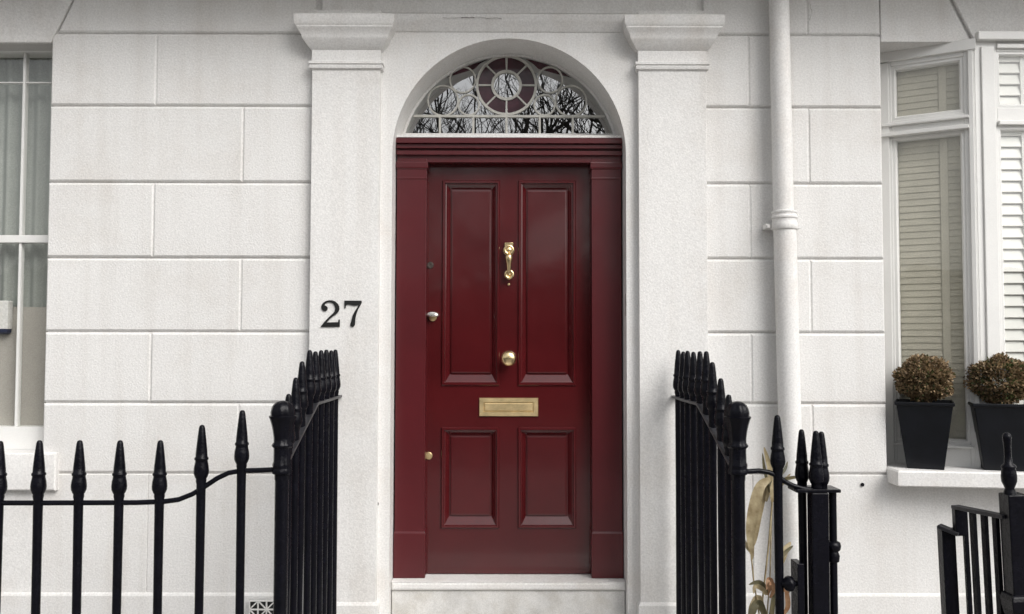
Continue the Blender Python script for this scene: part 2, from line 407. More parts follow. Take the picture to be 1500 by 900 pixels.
m = MB(); m.lathe([(.007, 0), (.007, -.003), (.004, -.006), (0, -.006)], (cx, YL, zy(417)), 12, 'Y'); m.build('screw', 'brassdull', DOOR, smooth=50)
# letter plate
x0, x1 = X_(702.5, YL), X_(788.5, YL); z0, z1 = zy(610), zy(583)
m = MB(); m.rect(x0, x1, z0, z1, [(0, YL+.001), (0, YL-.006), (.002, YL-.009), (.022, YL-.009), (.0225, YL-.0002)]); LP = m.build('letter_plate', 'brassdull', DOOR)
m = MB(); m.rect(x0+.0285, x1-.0285, z0+.0285, z1-.0275, [(0, YL-.002), (0, YL-.007), (.002, YL-.0085)]); m.build('flap', 'brassdull', LP)
# locks
m = MB(); c = X_(630, YL), zy(389); m.lathe([(.018, 0), (.018, -.004), (.015, -.007), (.008, -.007), (.006, -.004), (0, -.004)], (c[0], YL, c[1]), 20, 'Y'); m.build('cylinder_lock', 'darkmetal', DOOR, smooth=40)
m = MB(); c = X_(629, YL), zy(668); m.lathe([(.020, 0), (.020, -.003), (.017, -.006), (.004, -.007), (0, -.007)], (c[0], YL, c[1]), 20, 'Y'); m.build('keyhole_cover', 'brassdull', DOOR, smooth=40)
m = MB(); c = X_(634, YL), zy(464); m.lathe([(.021, 0), (.021, -.010), (.016, -.014), (.009, -.014), (.008, -.018), (0, -.018)], (c[0], YL, c[1]-.004), 20, 'Y')
NL = m.build('night_latch', 'brassdull', DOOR, smooth=40)
m = MB(); m.loft([[(c[0]+r*math.cos(R(a)), YL-yy, c[1]+.004+r*.62*math.sin(R(a))) for a in range(-15, 196, 15)] for r, yy in ((.024, .0), (.032, .012), (.034, .030), (.028, .038), (.012, .040))]); m.build('pull_lip', 'steel', NL, smooth=50)
m = MB(); c = X_(868, YL, 530), zy(529); m.tube([(c[0], YL-.006, c[1]-.04), (c[0], YL-.006, c[1]+.045)], .007, 10); m.build('hinge', 'brassdull', DOOR, smooth=50)

# ---- fanlight
FY = .25
fz = lambda py: Z_(py, FY)
gb = fz(197); GC = 2.562; GR = .579
Fp = MB(); aa = math.degrees(math.asin((gb-GC)/GR))
inner_ = circ(0, GC, GR-.006, 40, 180-aa, aa); outer_ = circ(0, AC, OPEN-.001, 40, 180-aa, aa)
Fp.band(inner_, outer_, FY-.015, FY+.05)
Fp.box(-.578, .578, FY-.02, FY+.04, zz(204)+.001, gb)
zw = Z_(198.5, .095)
Fp.box(-OPEN+.006, OPEN-.006, .090, FY-.0205, zz(204.5)+.001, zw)
FAN = Fp.build('fanlight', 'trim', H, smooth=30)
HUBZ = fz(125.5); hx = X_(742, FY, 125)
S = (D+FY)/F/3.947
def fp(zx, zy_): return hx+(zx-718)*S, HUBZ+(258-zy_)*S
tr_ = MB()
def ring(c, r, wd=.008, sx=1, yy=.006):
    o = [(c[0]+(r+wd/2)*sx*math.cos(R(a)), c[1]+(r+wd/2)*math.sin(R(a))) for a in range(0, 361, 9)]
    i = [(c[0]+(r-wd/2)*sx*math.cos(R(a)), c[1]+(r-wd/2)*math.sin(R(a))) for a in range(0, 361, 9)]
    tr_.band(i, o, FY-yy, FY+yy)
hub = (hx, HUBZ)
ring(hub, 172*S, .013, 1, .009); ring(hub, 82*S, .014, 1, .0095)
for k in range(8):
    a = R(45*k); ca, sa = math.cos(a), math.sin(a); w2 = .0042
    r0, r1 = 88*S, 168*S
    tr_.poly([(hub[0]+r0*ca-w2*sa, hub[1]+r0*sa+w2*ca), (hub[0]+r0*ca+w2*sa, hub[1]+r0*sa-w2*ca), (hub[0]+r1*ca+w2*sa, hub[1]+r1*sa-w2*ca), (hub[0]+r1*ca-w2*sa, hub[1]+r1*sa+w2*ca)], FY-.0075, FY+.0075)
small = [((462, 226), 76, .98), ((348, 350), 88, 1.), ((498, 374), 60, 1.), ((972, 226), 76, .95), ((1094, 350), 90, 1.), ((940, 374), 60, 1.)]
for i, (c, r, sx) in enumerate(small): ring(fp(*c), r*S, .0085, sx, .0058+.0003*i)
zbz = fp(0, 441)[1]
hw = math.sqrt(max(0, GR**2-(zbz-GC)**2))-.012
tr_.box(-hw, hw, FY-.0085, FY+.0085, zbz-.006, zbz+.006)
for x in (330, 525, 718, 912, 1105): 
    xx = fp(x, 0)[0]; tr_.box(xx-.0055, xx+.0055, FY-.008, FY+.008, gb-.002, zbz-.0055)
tr_.build('tracery', 'lead', FAN)
glass_o = [(x, z) for x, z in circ(0, GC, GR-.004, 40, 180-aa, aa)]
m = MB(); m.bm.faces.new([m.bm.verts.new((x, FY+.003, z)) for x, z in glass_o]); m.build('pane', 'fanglass', FAN)
m = MB()
for k in range(8):
    a0 = 45*k+2.6; a1 = 45*k+42.4
    o = [(hub[0]+166*S*math.cos(R(a)), hub[1]+166*S*math.sin(R(a))) for a in [a0+(a1-a0)*t/8 for t in range(9)]]
    i = [(hub[0]+90*S*math.cos(R(a)), hub[1]+90*S*math.sin(R(a))) for a in [a0+(a1-a0)*t/8 for t in range(9)]]
    m.bm.faces.new([m.bm.verts.new((x, FY+.0010, z)) for x, z in o+i[::-1]])
m.build('maroon_pane', 'purple', FAN)
for sgn in (-1, 1):   # dark maroon glass between the circles and the arch
    m = MB()
    o = [(GR-.012)*1.0]
    pa = [(sgn*(GR-.010)*math.cos(R(a)), GC+(GR-.010)*math.sin(R(a))) for a in (78, 72, 66, 60, 54)]
    pb = [(hx+sgn*x, HUBZ+z) for x, z in ((.17, .09), (.145, .115), (.10, .145))]
    m.bm.faces.new([m.bm.verts.new((x, FY+.0016, z)) for x, z in pa+pb])
    m.build('maroon_pane', 'purple', FAN)

# ---- left sash window
WY = .125
LW = MB(); xr = XL+.012
zz2 = lambda py, Y=WY: at(30, py, Y)[1]
xl = -3.75
z_top, z_meet1, z_meet0, z_bot = zz2(78), zz2(345), zz2(356), zz2(625)
LW.box(xl, xr, WY-.03, WY+.08, z_top, HEADL+.01)
LW.box(xl, xr, WY-.0305, WY+.05, z_top+.03, z_top+.045)
LW.box(xl, xr, WY-.012, WY+.05, z_meet0, z_meet1)
LW.box(xl, xr, WY-.02, WY+.08, zz2(663), z_bot)
LW.box(xr-.012, xr, WY-.031, WY+.08, z_bot, z_top)
LW.box(xl-.05, xl, WY-.031, WY+.08, z_bot, z_top)
gx1, gx2 = at(34, 200, WY)[0], at(31.5, 500, WY)[0]
LW.box(gx1-.0065, gx1+.0065, WY-.006, WY+.03, z_meet1, z_top); LW.box(gx1-.0065, gx1+.0065, WY-.004, WY+.03, z_bot, z_meet0)
LW.box(gx1-.66, gx1-.64, WY-.006, WY+.03, z_meet1, z_top); LW.box(gx1-.66, gx1-.64, WY-.004, WY+.03, z_bot, z_meet0)
LW.box(xl, xr-.012, WY+.001, WY+.028, zz2(122), zz2(120))
lw = LW.build('sash_window', 'wood_white', H, bevel=.002)
zs0, zs1 = Z_(719, -.03, 60), Z_(664, -.03, 60)
m = MB(); m.rect(xl-.1, at(81, 700, -.03)[0], zs0, zs1, [(0, .10), (0, -.025), (.006, -.031), (.01, -.032)]); m.build('sill', 'trim', lw, smooth=30)
m = MB(); m.bm.faces.new([m.bm.verts.new(p) for p in ((xl, WY+.01, z_bot), (xr-.01, WY+.01, z_bot), (xr-.01, WY+.01, z_top), (xl, WY+.01, z_top))]); m.build('pane', 'glass', lw)
m = MB(); n = 220; yb_ = WY+.096
pp = [(xl+(xr-xl)*i/n, yb_+.012*math.sin(i*.55)+.005*math.sin(i*.21)) for i in range(n+1)]
m.loft([[(x, y, z_bot-.02) for x, y in pp], [(x, y, z_top+.04) for x, y in pp]], False, False, False); m.build('net_curtain', 'curtain', lw, smooth=60)
zl_ = at(30, 450, WY+.075)[1]
m = MB(); m.box(xl, xr, WY+.070, WY+.078, z_bot-.02, zl_); m.build('lower_screen', 'lining', lw)
# box behind the left window
c = at(4, 465, WY+.045)
bx = thing('lamp', 'small white box lamp with dark blue underside inside the left window', 'lamp', (c[0], WY+.045, at(4, 490, WY+.045)[1]))
m = MB(); za, zb1 = at(4, 482, WY+.045)[1], at(4, 441, WY+.045)[1]; w_ = .039
m.plan(c[0]-w_, c[0]+w_, WY+.022, WY+.066, [(0, za), (.0, zb1-.004), (-.004, zb1)]); m.build('shade', 'trim', bx)
m = MB(); m.plan(c[0]-w_+.004, c[0]+w_-.002, WY+.024, WY+.062, [(-.012, at(4, 490, WY+.045)[1]), (0, at(4, 487, WY+.045)[1]), (0, za-.0005)]); m.build('base', 'navy', bx)

# ---- canted bay window on the right
P0 = Vector((X_(1290, .19, 100), .19)); P1 = Vector((X_(1427, -.03, 100), -.03))
ang = math.atan2(P1.y-P0.y, P1.x-P0.x); Wd = (P1-P0).length
XF = Matrix.Translation((P0.x, P0.y, 0)) @ Matrix.Rotation(ang, 4, 'Z')      # local x along the face, y into the room
def facex(px, py=300):      # local x on the canted face seen at pixel
    d = RM.to_3x3() @ Vector(((px-750)/F, (450-py)/F, -1)); o = Vector((0, -D))
    u = (P1-P0).normalized(); dd = Vector((d.x, d.y))
    # o + t dd = P0 + s u
    det = dd.x*(-u.y)+u.x*dd.y; rx = P0-o
    t = (rx.x*(-u.y)+u.x*rx.y)/det; s_ = (dd.x*rx.y-dd.y*rx.x)/det
    return s_, EYE+d.z*t
BW = MB()
hz = HEADL+.005
u_t = facex(1312, 105)[1]; u_b = facex(1312, 168)[1]; l_t = facex(1316, 208)[1]; l_b = facex(1400, 640)[1]
zsill = .995; fb = zsill-.01
ga, gb_ = facex(1315, 300)[0], facex(1407, 300)[0]
def fbox(m, a, b, y0, y1, c, d): m.box(a, b, y0, y1, c, d)
fbox(BW, -.12, ga-.022, -.0, .10, fb, hz)                     # left box
fbox(BW, -.02, ga-.034, -.012, .0, fb, hz-.06)
fbox(BW, gb_+.025, Wd, -.0, .10, fb, hz)                      # right corner post
fbox(BW, gb_+.045, Wd-.006, -.014, .0, fb, hz-.05)
fbox(BW, ga-.022, gb_+.025, .0, .10, u_t+.03, hz)             # head
fbox(BW, -.1, Wd+.01, -.02, .0, hz-.055, hz)
fbox(BW, ga-.022, gb_+.025, .001, .10, l_t+.028, u_b-.03)       # transom
fbox(BW, -.03, gb_+.045, -.022, .0, u_b-.062, u_b-.047)
fbox(BW, -.03, gb_+.045, -.03, .0, l_t+.028, l_t+.048)
fbox(BW, ga-.022, gb_+.025, .001, .10, fb, l_b-.036)
fbox(BW, ga-.035, gb_+.040, -.018, .0, l_b-.055, l_b-.044)
bay = thing('x', '', '') ; bpy.data.objects.remove(bay)
bayo = BW.build('bay_window', 'wood_white', H, bevel=.003, xf=XF)
for (a, b, c, d) in ((ga-.022, gb_+.025, u_b-.03, u_t+.03), (ga-.022, gb_+.025, l_b-.036, l_t+.028)):
    m = MB(); m.rect(a, b, c, d, [(0, .06), (0, .008), (.014, .006), (.022, .018), (.022, .05)], False); sf = m.build('sash_frame', 'wood_white', bayo, xf=XF, smooth=30)
    m = MB(); m.bm.faces.new([m.bm.verts.new(p) for p in ((a, .026, c), (b, .026, c), (b, .026, d), (a, .026, d))]); m.build('pane', 'glass', sf, xf=XF)
# blind slats behind the canted lights
m = MB(); z = fb+.02
while z < hz-.02:
    m.loft([[(ga-.06, .0575, z+.034), (gb_+.06, .0575, z+.034), (gb_+.06, .0605, z+.035), (ga-.06, .0605, z+.035)], [(ga-.06, .053, z-.004), (gb_+.06, .053, z-.004), (gb_+.06, .056, z-.004), (ga-.06, .056, z-.004)]]); z += .034
xt = ga+(gb_-ga)*.74
m.box(xt-.018, xt+.018, .050, .0525, fb, hz-.02)
m.build('blind', 'blind', bayo, xf=XF)
# front face of the bay
FYB = -.03
BF = MB(); fx0 = P1.x+.002; fx1 = 4.6
g0 = X_(1470, FYB, 300)
q = lambda py: at(1470, py, FYB)[1]
BF.box(fx0, g0-.02, FYB, FYB+.12, fb, hz); BF.box(fx0+.03, g0-.035, FYB-.012, FYB, fb, hz-.04)
BF.box(g0-.02, fx1, FYB, FYB+.12, q(76), hz); BF.box(fx0+.01, fx1, FYB-.020, FYB, q(48), hz-.012); BF.box(fx0+.005, fx1, FYB-.035, FYB, hz-.0115, hz+.03)
BF.box(g0-.022, fx1, FYB-.016, FYB, q(72), q(66))
BF.box(g0-.02, fx1, FYB+.001, FYB+.12, q(186), q(158)); BF.box(g0-.022, fx1, FYB-.020, FYB, q(184), q(178))
BF.box(g0-.02, fx1, FYB+.001, FYB+.12, fb, l_b-.03)
for k in (1, 2): BF.box(g0+k*.70-.06, g0+k*.70, FYB+.0015, FYB+.12, l_b-.03, hz-.02)
bayf = BF.build('front_light', 'wood_white', bayo, bevel=.003)
m = MB(); m.rect(g0-.02, g0+.64, q(158), q(76), [(0, FYB+.05), (0, FYB+.004), (.012, FYB+.003), (.02, FYB+.012), (.02, FYB+.05)], False)
m.rect(g0-.02, g0+.64, l_b-.03, q(186), [(0, FYB+.05), (0, FYB+.004), (.012, FYB+.003), (.02, FYB+.012), (.02, FYB+.05)], False); m.build('sash_frame', 'wood_white', bayo, smooth=30)
m = MB()
for c, d in ((l_b, q(180)), (q(164), q(70))): m.bm.faces.new([m.bm.verts.new(p) for p in ((g0-.01, FYB+.02, c), (g0+1.9, FYB+.02, c), (g0+1.9, FYB+.02, d), (g0-.01, FYB+.02, d))])
m.build('pane', 'glass', bayo)
m = MB()
s1 = X_(1494, FYB+.06, 300)
for c, d in ((l_b-.05, q(186)), (q(158), q(70))):
    m.box(g0-.05, g0-.012, FYB+.030, FYB+.060, c, d); m.box(s1, s1+.05, FYB+.030, FYB+.060, c, d); m.box(s1+.6, s1+.65, FYB+.030, FYB+.060, c, d)
    z = c+.02
    while z < d-.03:
        for a, b in ((g0-.012, s1), (s1+.05, s1+.6)):
            m.loft([[(a, FYB+.032, z-.004), (b, FYB+.032, z-.004), (b, FYB+.037, z-.008), (a, FYB+.037, z-.008)], [(a, FYB+.046, z+.049), (b, FYB+.046, z+.049), (b, FYB+.051, z+.045), (a, FYB+.051, z+.045)]])
        z += .0575
m.build('shutter', 'shutter', bayo)
# sill: a deep ledge, its front drawing slightly nearer to the right
m = MB(); sa = Vector(at(1309, 700, -.125)); yA, yB = -.125, -.235
top = [(XR+.002, .30), (XR+.002, yA), (2.75, yB), (4.9, yB), (4.9, .30)]
def ins(pts, d): return [(x+(d if i in (0, 1) else 0), y+(d if i in (1, 2, 3) else 0)) for i, (x, y) in enumerate(pts)]
m.loft([[(x, y, .918) for x, y in ins(top, .006)], [(x, y, .924) for x, y in top], [(x, y, zsill-.008) for x, y in top], [(x, y, zsill) for x, y in ins(top, .008)]])
m.build('window_sill', 'trim', bayo, smooth=30)
m = MB(); a, z = at(1263, 710, 0); m.lathe([(.009, .004), (.009, -.006), (0, -.008)], (a, 0, z), 10, 'Y'); m.build('bolt', 'iron', H)

# hairline cracks and a rust spot in the paint
def crack(pts, Y, wd, mt='darkmetal'):
    m = MB(); P = []
    for (a, b), (c, d) in zip(pts, pts[1:]):
        for k in range(6): P.append((a+(c-a)*k/6+rnd.uniform(-.8, .8), b+(d-b)*k/6+rnd.uniform(-.8, .8)))
    P = [(at(a, b, Y)[0], Y, at(a, b, Y)[1]) for a, b in P]
    m.tube(P, [wd*rnd.uniform(.3, 1) for _ in P], 5); m.build('crack', mt, H)
crack([(648, 27), (700, 26), (742, 27.5)], -.045, .0012); crack([(676, 26.5), (699, 25.5)], -.0455, .0024)
crack([(1186, 2), (1189, 18), (1186, 32)], -.0005, .0018, 'lead')
crack([(553, 733), (553.5, 742)], -.001, .0035, 'bark'); crack([(916, 430), (917, 470)], -.001, .0018)
# ---- rainwater pipe
m = MB(); y_ = -.075
p_top = at(1141, 0, y_); p_c = at(1148, 322, y_); p_b = at(1158, 700, y_)
kx = (p_b[0]-p_c[0])/(p_b[1]-p_c[1])
tp = (p_c[0]+(p_top[0]-p_c[0])*1.2, 3.56)
m.tube([(p_c[0], y_, p_c[1]), (tp[0], y_, tp[1])], .049, 24); m.tube([(p_c[0]+.004, y_, p_c[1]), (p_c[0]+.004+kx*(0.0-p_c[1]), y_, 0.0)], .0545, 24)
pipe = m.build('rainwater_pipe', 'trim', H, smooth=50)
m = MB(); c = (p_c[0]+.003, y_, Z_(336, y_))
m.lathe([(.05, -.004), (.060, 0), (.063, .004), (.062, .03), (.058, .04), (.059, .052), (.064, .056), (.064, .064), (.059, .068), (.058, .078), (.062, .082), (.062, .09), (.05, .094)], c, 28)
m.lathe([(.012, -.0), (.012, .012), (.006, .016)], (c[0]-.078, y_+.01, c[2]+.01), 10, 'Z'); m.box(c[0]-.088, c[0]+.086, y_+.01, y_+.075, c[2]+.008, c[2]+.032)
m.build('collar', 'trim', pipe, smooth=40)

# ---- terracotta air vent
ax0, az1 = at(366, 880, -.022); ax1 = at(428, 880, -.022)[0]; cw = (at(391, 880, -.022)[0]-ax0)/2
m = MB(); az0 = az1-cw*4
m.box(ax0-.003, ax1+.003, -.0215, -.0205, az0-.003, az1+.003); V = m.build('air_vent', 'digit_recess', H)  # thin black sheet painted in for the shade of the recess behind the grille
m = MB(); yy0, yy1 = -.032, -.0216
nx = int((ax1-ax0)/cw)
for i in range(nx+1): m.box(ax0+i*cw-.0028, ax0+i*cw+.0028, yy0, yy1, az0, az1)
for j in range(5): m.box(ax0, ax0+nx*cw, yy0+.0004, yy1, az0+j*cw-.0028, az0+j*cw+.0028)
for i in range(nx):
    for j in range(4):
        a, b = ax0+i*cw, az0+j*cw
        p, q_ = ((a, b), (a+cw, b+cw)) if (i+j) % 2 else ((a+cw, b), (a, b+cw))
        m.tube([(p[0], -.027, p[1]), (q_[0], -.027, q_[1])], .0036, 6)
m.build('grille', 'trim', V)

# ------------------------------------------------------------ house number
T2 = [(145,738),(230,625),(330,520),(410,450),(450,400),(468,340),(455,280),(420,225),(380,200),(330,195),(280,205),(240,235),(232,262),(270,275),(298,310),(298,350),(275,385),(235,395),(195,380),(168,340),(160,300),(172,250),(205,205),(260,170),(330,152),(400,152),(470,180),(525,230),(555,290),(558,350),(535,410),(485,460),(410,510),(340,570),(275,640),(350,638),(530,632),(545,575),(568,575),(565,735),(350,738)]
T7 = [(668,160),(668,330),(690,328),(705,265),(730,245),(780,250),(860,268),(920,268),(980,255),(960,300),(900,390),(850,490),(825,590),(800,670),(800,710),(835,742),(875,732),(900,690),(905,620),(912,540),(930,460),(970,350),(1020,260),(1050,200),(1045,165),(1030,160)]
c = at(499, 480, -.05)
HN = thing('house_number', 'black serif numerals 27 on the white pilaster left of the door', 'house number', (c[0], -.045, c[1]))
for T in (T2, T7):
    P = [at(460+x/15, 430+y/15, -.048) for x, y in T]
    P = [(x, z) for x, z in P]
    m = MB(); m.poly(P, -.0505, -.0455); m.bm.normal_update(); bmesh.ops.triangulate(m.bm, faces=[f for f in m.bm.faces if len(f.verts) > 4]); m.build('numeral', 'digit_recess', HN)

# ------------------------------------------------------------ railings
SPEAR = [(.0165, -.26), (.0168, -.215), (.019, -.205), (.0185, -.196), (.0215, -.192), (.0262, -.180), (.0272, -.168), (.0255, -.150), (.0225, -.136), (.0220, -.130), (.0250, -.127), (.0250, -.121), (.0212, -.116), (.0205, -.10), (.0155, -.05), (.0110, -.012), (.0085, -.004), (.004, -.0005), (0, 0)]
def spear(parent, x, y, ztop, k=1.0, zbot=.0, jit=.0015):
    m = MB(); jx = rnd.uniform(-jit, jit)
    m.tube([(x+rnd.uniform(-.005, .005), y+rnd.uniform(-.004, .004), zbot), (x+rnd.uniform(-.0015, .0015), y, zbot+(ztop-zbot)*.5), (x, y, ztop-.26), (x, y, ztop-.25)], [.0150*k, .0156*k, .0165*k, .0165*k], 14)
    o = m.build('baluster', 'iron', parent, smooth=50)
    m = MB(); m.lathe([(r*k, h) for r, h in SPEAR], (x, y, ztop), 16); m.build('spearhead', 'iron', o, smooth=55)
    return o
URN = [(.029, -.02), (.0295, .0), (.039, .004), (.041, .012), (.038, .020), (.036, .026), (.038, .032), (.0375, .038), (.034, .046), (.0335, .084), (.034, .098), (.040, .102), (.042, .107), (.039, .112), (.034, .118), (.0345, .135), (.038, .16), (.044, .185), (.050, .203), (.054, .211), (.0535, .215), (.047, .218), (.0475, .228), (.0445, .243), (.037, .257), (.024, .267), (.010, .271), (0, .272)]
YR = -1.15
ZH_, ZLo, ZM = 1.133, 1.015, 1.065
def newel(parent, x):
    m = MB(); m.lathe([(.030, 0), (.030, .06), (.025, .08), (.025, ZH_)], (x, YR, 0), 20); m.build('newel_post', 'iron', parent, smooth=50)
    m = MB(); zt_ = Z_(587.5, YR); k = (zt_-ZH_+.01)/.272
    m.lathe([(r*.90, h*k) for r, h in URN], (x, YR, ZH_-.01), 48, 'Z', 8, .045); m.build('urn_finial', 'iron', parent, smooth=50)
def side(parent, s):
    x = s*.845
    for i, Y in enumerate([-1.02, -.905, -.79, -.675, -.565, -.455, -.345, -.235, -.13]):
        zt_ = [1.410, 1.468, 1.53][i] if i < 3 else 1.572+rnd.uniform(-.004, .004)
        t_ = (Y+1.15)/1.15; x = s*(.846-(.031 if s > 0 else .010)*t_)
        spear(parent, x+rnd.uniform(-.003, .003), Y, zt_, zbot=.19)
    m = MB(); xh = x - s*.0
    xh = x; xo = s*.842
    m.tube([(xh, -.035, 1.345), (xh, -.30, 1.344), (xh+(xo-xh)*.5, -.57, 1.343), (xh+(xo-xh)*.55, -.62, 1.325), (xo, -1.13, 1.135)], 0, flat=(.034, .012))
    m.build('handrail', 'worn', parent, bevel=.002)
    m = MB(); m.tube([(x, -.02, .246), (xo, -1.13, .246)], 0, flat=(.034, .012)); m.build('bottom_rail', 'iron', parent)
nx_ = X_(413, YR, 700)
LR = thing('iron_railing', 'black spear-topped iron railing with urn post left of the steps, below the number 27', 'railing', (nx_, YR, 0), 'railings either side of the front steps')
newel(LR, nx_); side(LR, -1)
for px, py in ((-57, 646), (0.5, 646), (58, 645), (117, 645), (176, 645), (235, 645), (296, 622.5), (355, 601)):
    x, z = at(px, py, YR); spear(LR, x, YR, z)
m = MB(); pth = [(at(px, py, YR)[0], YR, at(px, py, YR)[1]) for px, py in ((-90, 737), (60, 737), (200, 736.5), (240, 735), (262, 732), (282, 724), (300, 713), (318, 701), (335, 693), (352, 690), (385, 689), (404, 688))]
m.tube(pth, .0095, 10); m.build('top_rail', 'iron', LR, smooth=50)
m = MB(); m.tube([(pth[0][0], YR, .2), (nx_, YR, .2)], .0095, 8); m.build('bottom_rail', 'iron', LR, smooth=50)

nr = X_(1081, YR, 700)
RR = thing('iron_railing', 'black spear-topped iron railing with urn post and latch right of the steps', 'railing', (nr, YR, 0), 'railings either side of the front steps')
newel(RR, nr); side(RR, 1)
x, z = at(1138.5, 608, YR); spear(RR, x, YR, z)
x, z = at(1174, 629, YR+.06); spear(RR, x, YR+.06, z, .95)
pth = [(at(px, py, YR)[0], YR, at(px, py, YR)[1]) for px, py in ((1092, 691), (1112, 690), (1126, 692), (1138, 697), (1150, 706), (1162, 712), (1176, 716), (1190, 717.5))]
m = MB(); m.tube(pth, .0095, 10); m.build('top_rail', 'iron', RR, smooth=50)
x, z = at(1198, 718, YR); xe = at(1228, 720, YR)[0]; x0 = at(1163, 716, YR)[0]
m = MB(); m.box(x0, xe, YR-.028, YR+.075, z-.006, z+.006); m.build('top_plate', 'iron', RR, bevel=.002)
m = MB(); m.box(x-.031, x+.031, YR-.026, YR+.030, 0, z-.007); m.build('gate_post', 'iron', RR, bevel=.004)
xa, zt_ = at(1193, 631, YR); spear(RR, at(1195, 631, YR)[0], YR, zt_, 1.0, z+.01); spear(RR, at(1203, 631, YR+.02)[0], YR+.02, zt_-.005, 1.0, z+.01)
m = MB(); x2 = at(1220, 760, YR+.02)[0]; m.lathe([(.014, 0), (.014, z-.007)], (x2, YR+.02, 0), 14)
zk = at(1220, 806, YR+.02)[1]; m.build('hinge_rod', 'iron', RR, smooth=50)
m = MB(); m.lathe([(.014, -.045), (.021, -.04), (.023, -.02), (.018, -.005), (.025, .002), (.028, .016), (.025, .028), (.015, .034)], (x2, YR+.02, zk), 18); m.lathe([(.012, -.03), (.014, -.03), (.008, .0)], (x2+.022, YR+.02, zk+.012), 10, 'X'); m.build('hinge_knuckle', 'iron', RR, smooth=50)
lx, lz = at(1156, 855, YR-.01); bx0 = at(1172, 856, YR)[0]
m = MB(); m.box(bx0-.018, bx0+.006, YR-.03, YR+.05, lz-.19, lz+.075); m.tube([(bx0, YR-.01, lz), (lx+.01, YR-.012, lz)], .010, 10); m.build('latch', 'iron', RR, bevel=.002)
m = MB(); m.lathe([(.008, -.03), (.012, -.022), (.024, -.014), (.029, -.002), (.026, .010), (.014, .018), (.0, .020)], (lx, YR-.012, lz), 16, 'X'); m.build('latch_knob', 'iron', RR, smooth=60)

# basement stair rail at the right edge, leaning a little
px_, pz_ = at(1487, 723, YR)
GR_ = thing('stair_railing', 'low black flat-bar railing with spear-topped square post below the potted bushes', 'railing', (at(1492, 900, YR)[0], YR, 0))
g = base(GR_)
m = MB(); m.box(px_-.037, px_+.037, YR-.035, YR+.035, 0, pz_); 
zz_ = at(1487, 868, YR)[1]
m.plan(px_-.037, px_+.037, YR-.035, YR+.035, [(.0, zz_-.10), (.012, zz_-.05), (.016, zz_-.02), (.010, zz_-.004), (.0, zz_)])
m.build('newel_post', 'iron', GR_, bevel=.004)
m = MB(); zt_ = at(1480, 633, YR)[1]; x = px_-.012
k = (zt_-pz_)/.26
m.lathe([(.022, -.26*k), (.020, -.215), (.016, -.205), (.02, -.195), (.0262, -.180), (.0272, -.16), (.025, -.140), (.0230, -.132), (.0260, -.127), (.0240, -.121), (.0152, -.114), (.0125, -.09), (.0125, -.05), (.0150, -.03), (.0160, -.016), (.012, -.005), (.004, -.0005), (0, 0)], (x, YR, zt_), 16); m.build('spearhead', 'iron', GR_, smooth=55)
A = Vector((at(1400, 740, YR+.27)[0], YR+.27, at(1400, 741, YR+.27)[1])); B = Vector((px_-.03, YR, at(1472, 757, YR)[1])); 
m = MB(); m.tube([A, B], 0, flat=(.036, .014)); m.build('handrail', 'worn', GR_, bevel=.002)
def vbar(t, wd, z0=.05):
    p = A.lerp(B, t); u = (B-A).normalized()*wd/2; m = MB()
    v = Vector((-u.y, u.x, 0)).normalized()*.008
    m.loft([[(p.x+a*u.x+b*v.x, p.y+a*u.y+b*v.y, z) for a, b in ((-1,-1),(1,-1),(1,1),(-1,1))] for z in (z0, p.z-.008)])
    return m.build('upright', 'iron', GR_)
for t in (.36, .585, .80): vbar(t, .022)
p = A.lerp(B, .12)
m = MB(); m.box(A.x-.004, A.x+.046, A.y-.008, A.y+.02, A.z-.115, A.z-.006); m.box(A.x+.030, A.x+.046, A.y-.008, A.y+.012, .05, A.z-.11); m.build('bracket', 'iron', GR_, bevel=.002)
A2 = Vector((at(1377, 768, YR+.32)[0], YR+.32, at(1377, 770, YR+.32)[1]))
m = MB(); m.box(A2.x, A2.x+.052, A2.y-.02, A2.y+.0, .0, A2.z-.004); m.box(A2.x-.004, A2.x+.012, A2.y-.024, A2.y+.02, .0, A2.z); m.build('end_post', 'iron', GR_, bevel=.002)
m = MB(); m.tube([A2+Vector((-.004, 0, .004)), Vector((A.x+.01, A.y-.004, A2.z-.02))], 0, flat=(.040, .014)); m.build('lower_handrail', 'worn', GR_, bevel=.002)
GR_.rotation_euler = (0, R(-2.0), 0)
# pivot correction so the top of the post keeps its place
GR_.location.x += math.sin(R(2.0))*.85

# ------------------------------------------------------------ potted bushes
def leaf_ball(c, rx, rz, n, seed, parent, m_name, nm, lf=.013):
    r_ = random.Random(seed); m = MB()
    for i in range(n):
        while True:
            v = Vector((r_.uniform(-1, 1), r_.uniform(-1, 1), r_.uniform(-1, 1)))
            if .62 < v.length < 1: break
        d = v.normalized()
        bmp = 1+.05*math.sin(7*d.x+seed)+.05*math.sin(9*d.z+2*seed)+.04*math.sin(11*d.y)
        rr = (.70+.34*r_.random()**.55)*bmp
        if r_.random() < .035: rr *= r_.uniform(1.02, 1.13)
        p = Vector((c[0]+d.x*rx*rr, c[1]+d.y*rx*rr, c[2]+d.z*rz*rr))
        t = (d+Vector((r_.uniform(-1, 1), r_.uniform(-1, 1), r_.uniform(-.6, 1)))*.9).normalized()
        sd_ = t.cross(Vector((r_.uniform(-1, 1), r_.uniform(-1, 1), r_.uniform(-1, 1)))).normalized()
        L = lf*r_.uniform(.7, 1.4); W = L*.36; nn = t.cross(sd_)
        vs_ = [m.bm.verts.new(q) for q in (p, p+t*L*.5+sd_*W+nn*W*.4, p+t*L, p+t*L*.5-sd_*W+nn*W*.4)]
        vm = vs_
        m.bm.faces.new((vm[0], vm[1], vm[2])); m.bm.faces.new((vm[0], vm[2], vm[3]))
    return m.build(nm, m_name, parent)
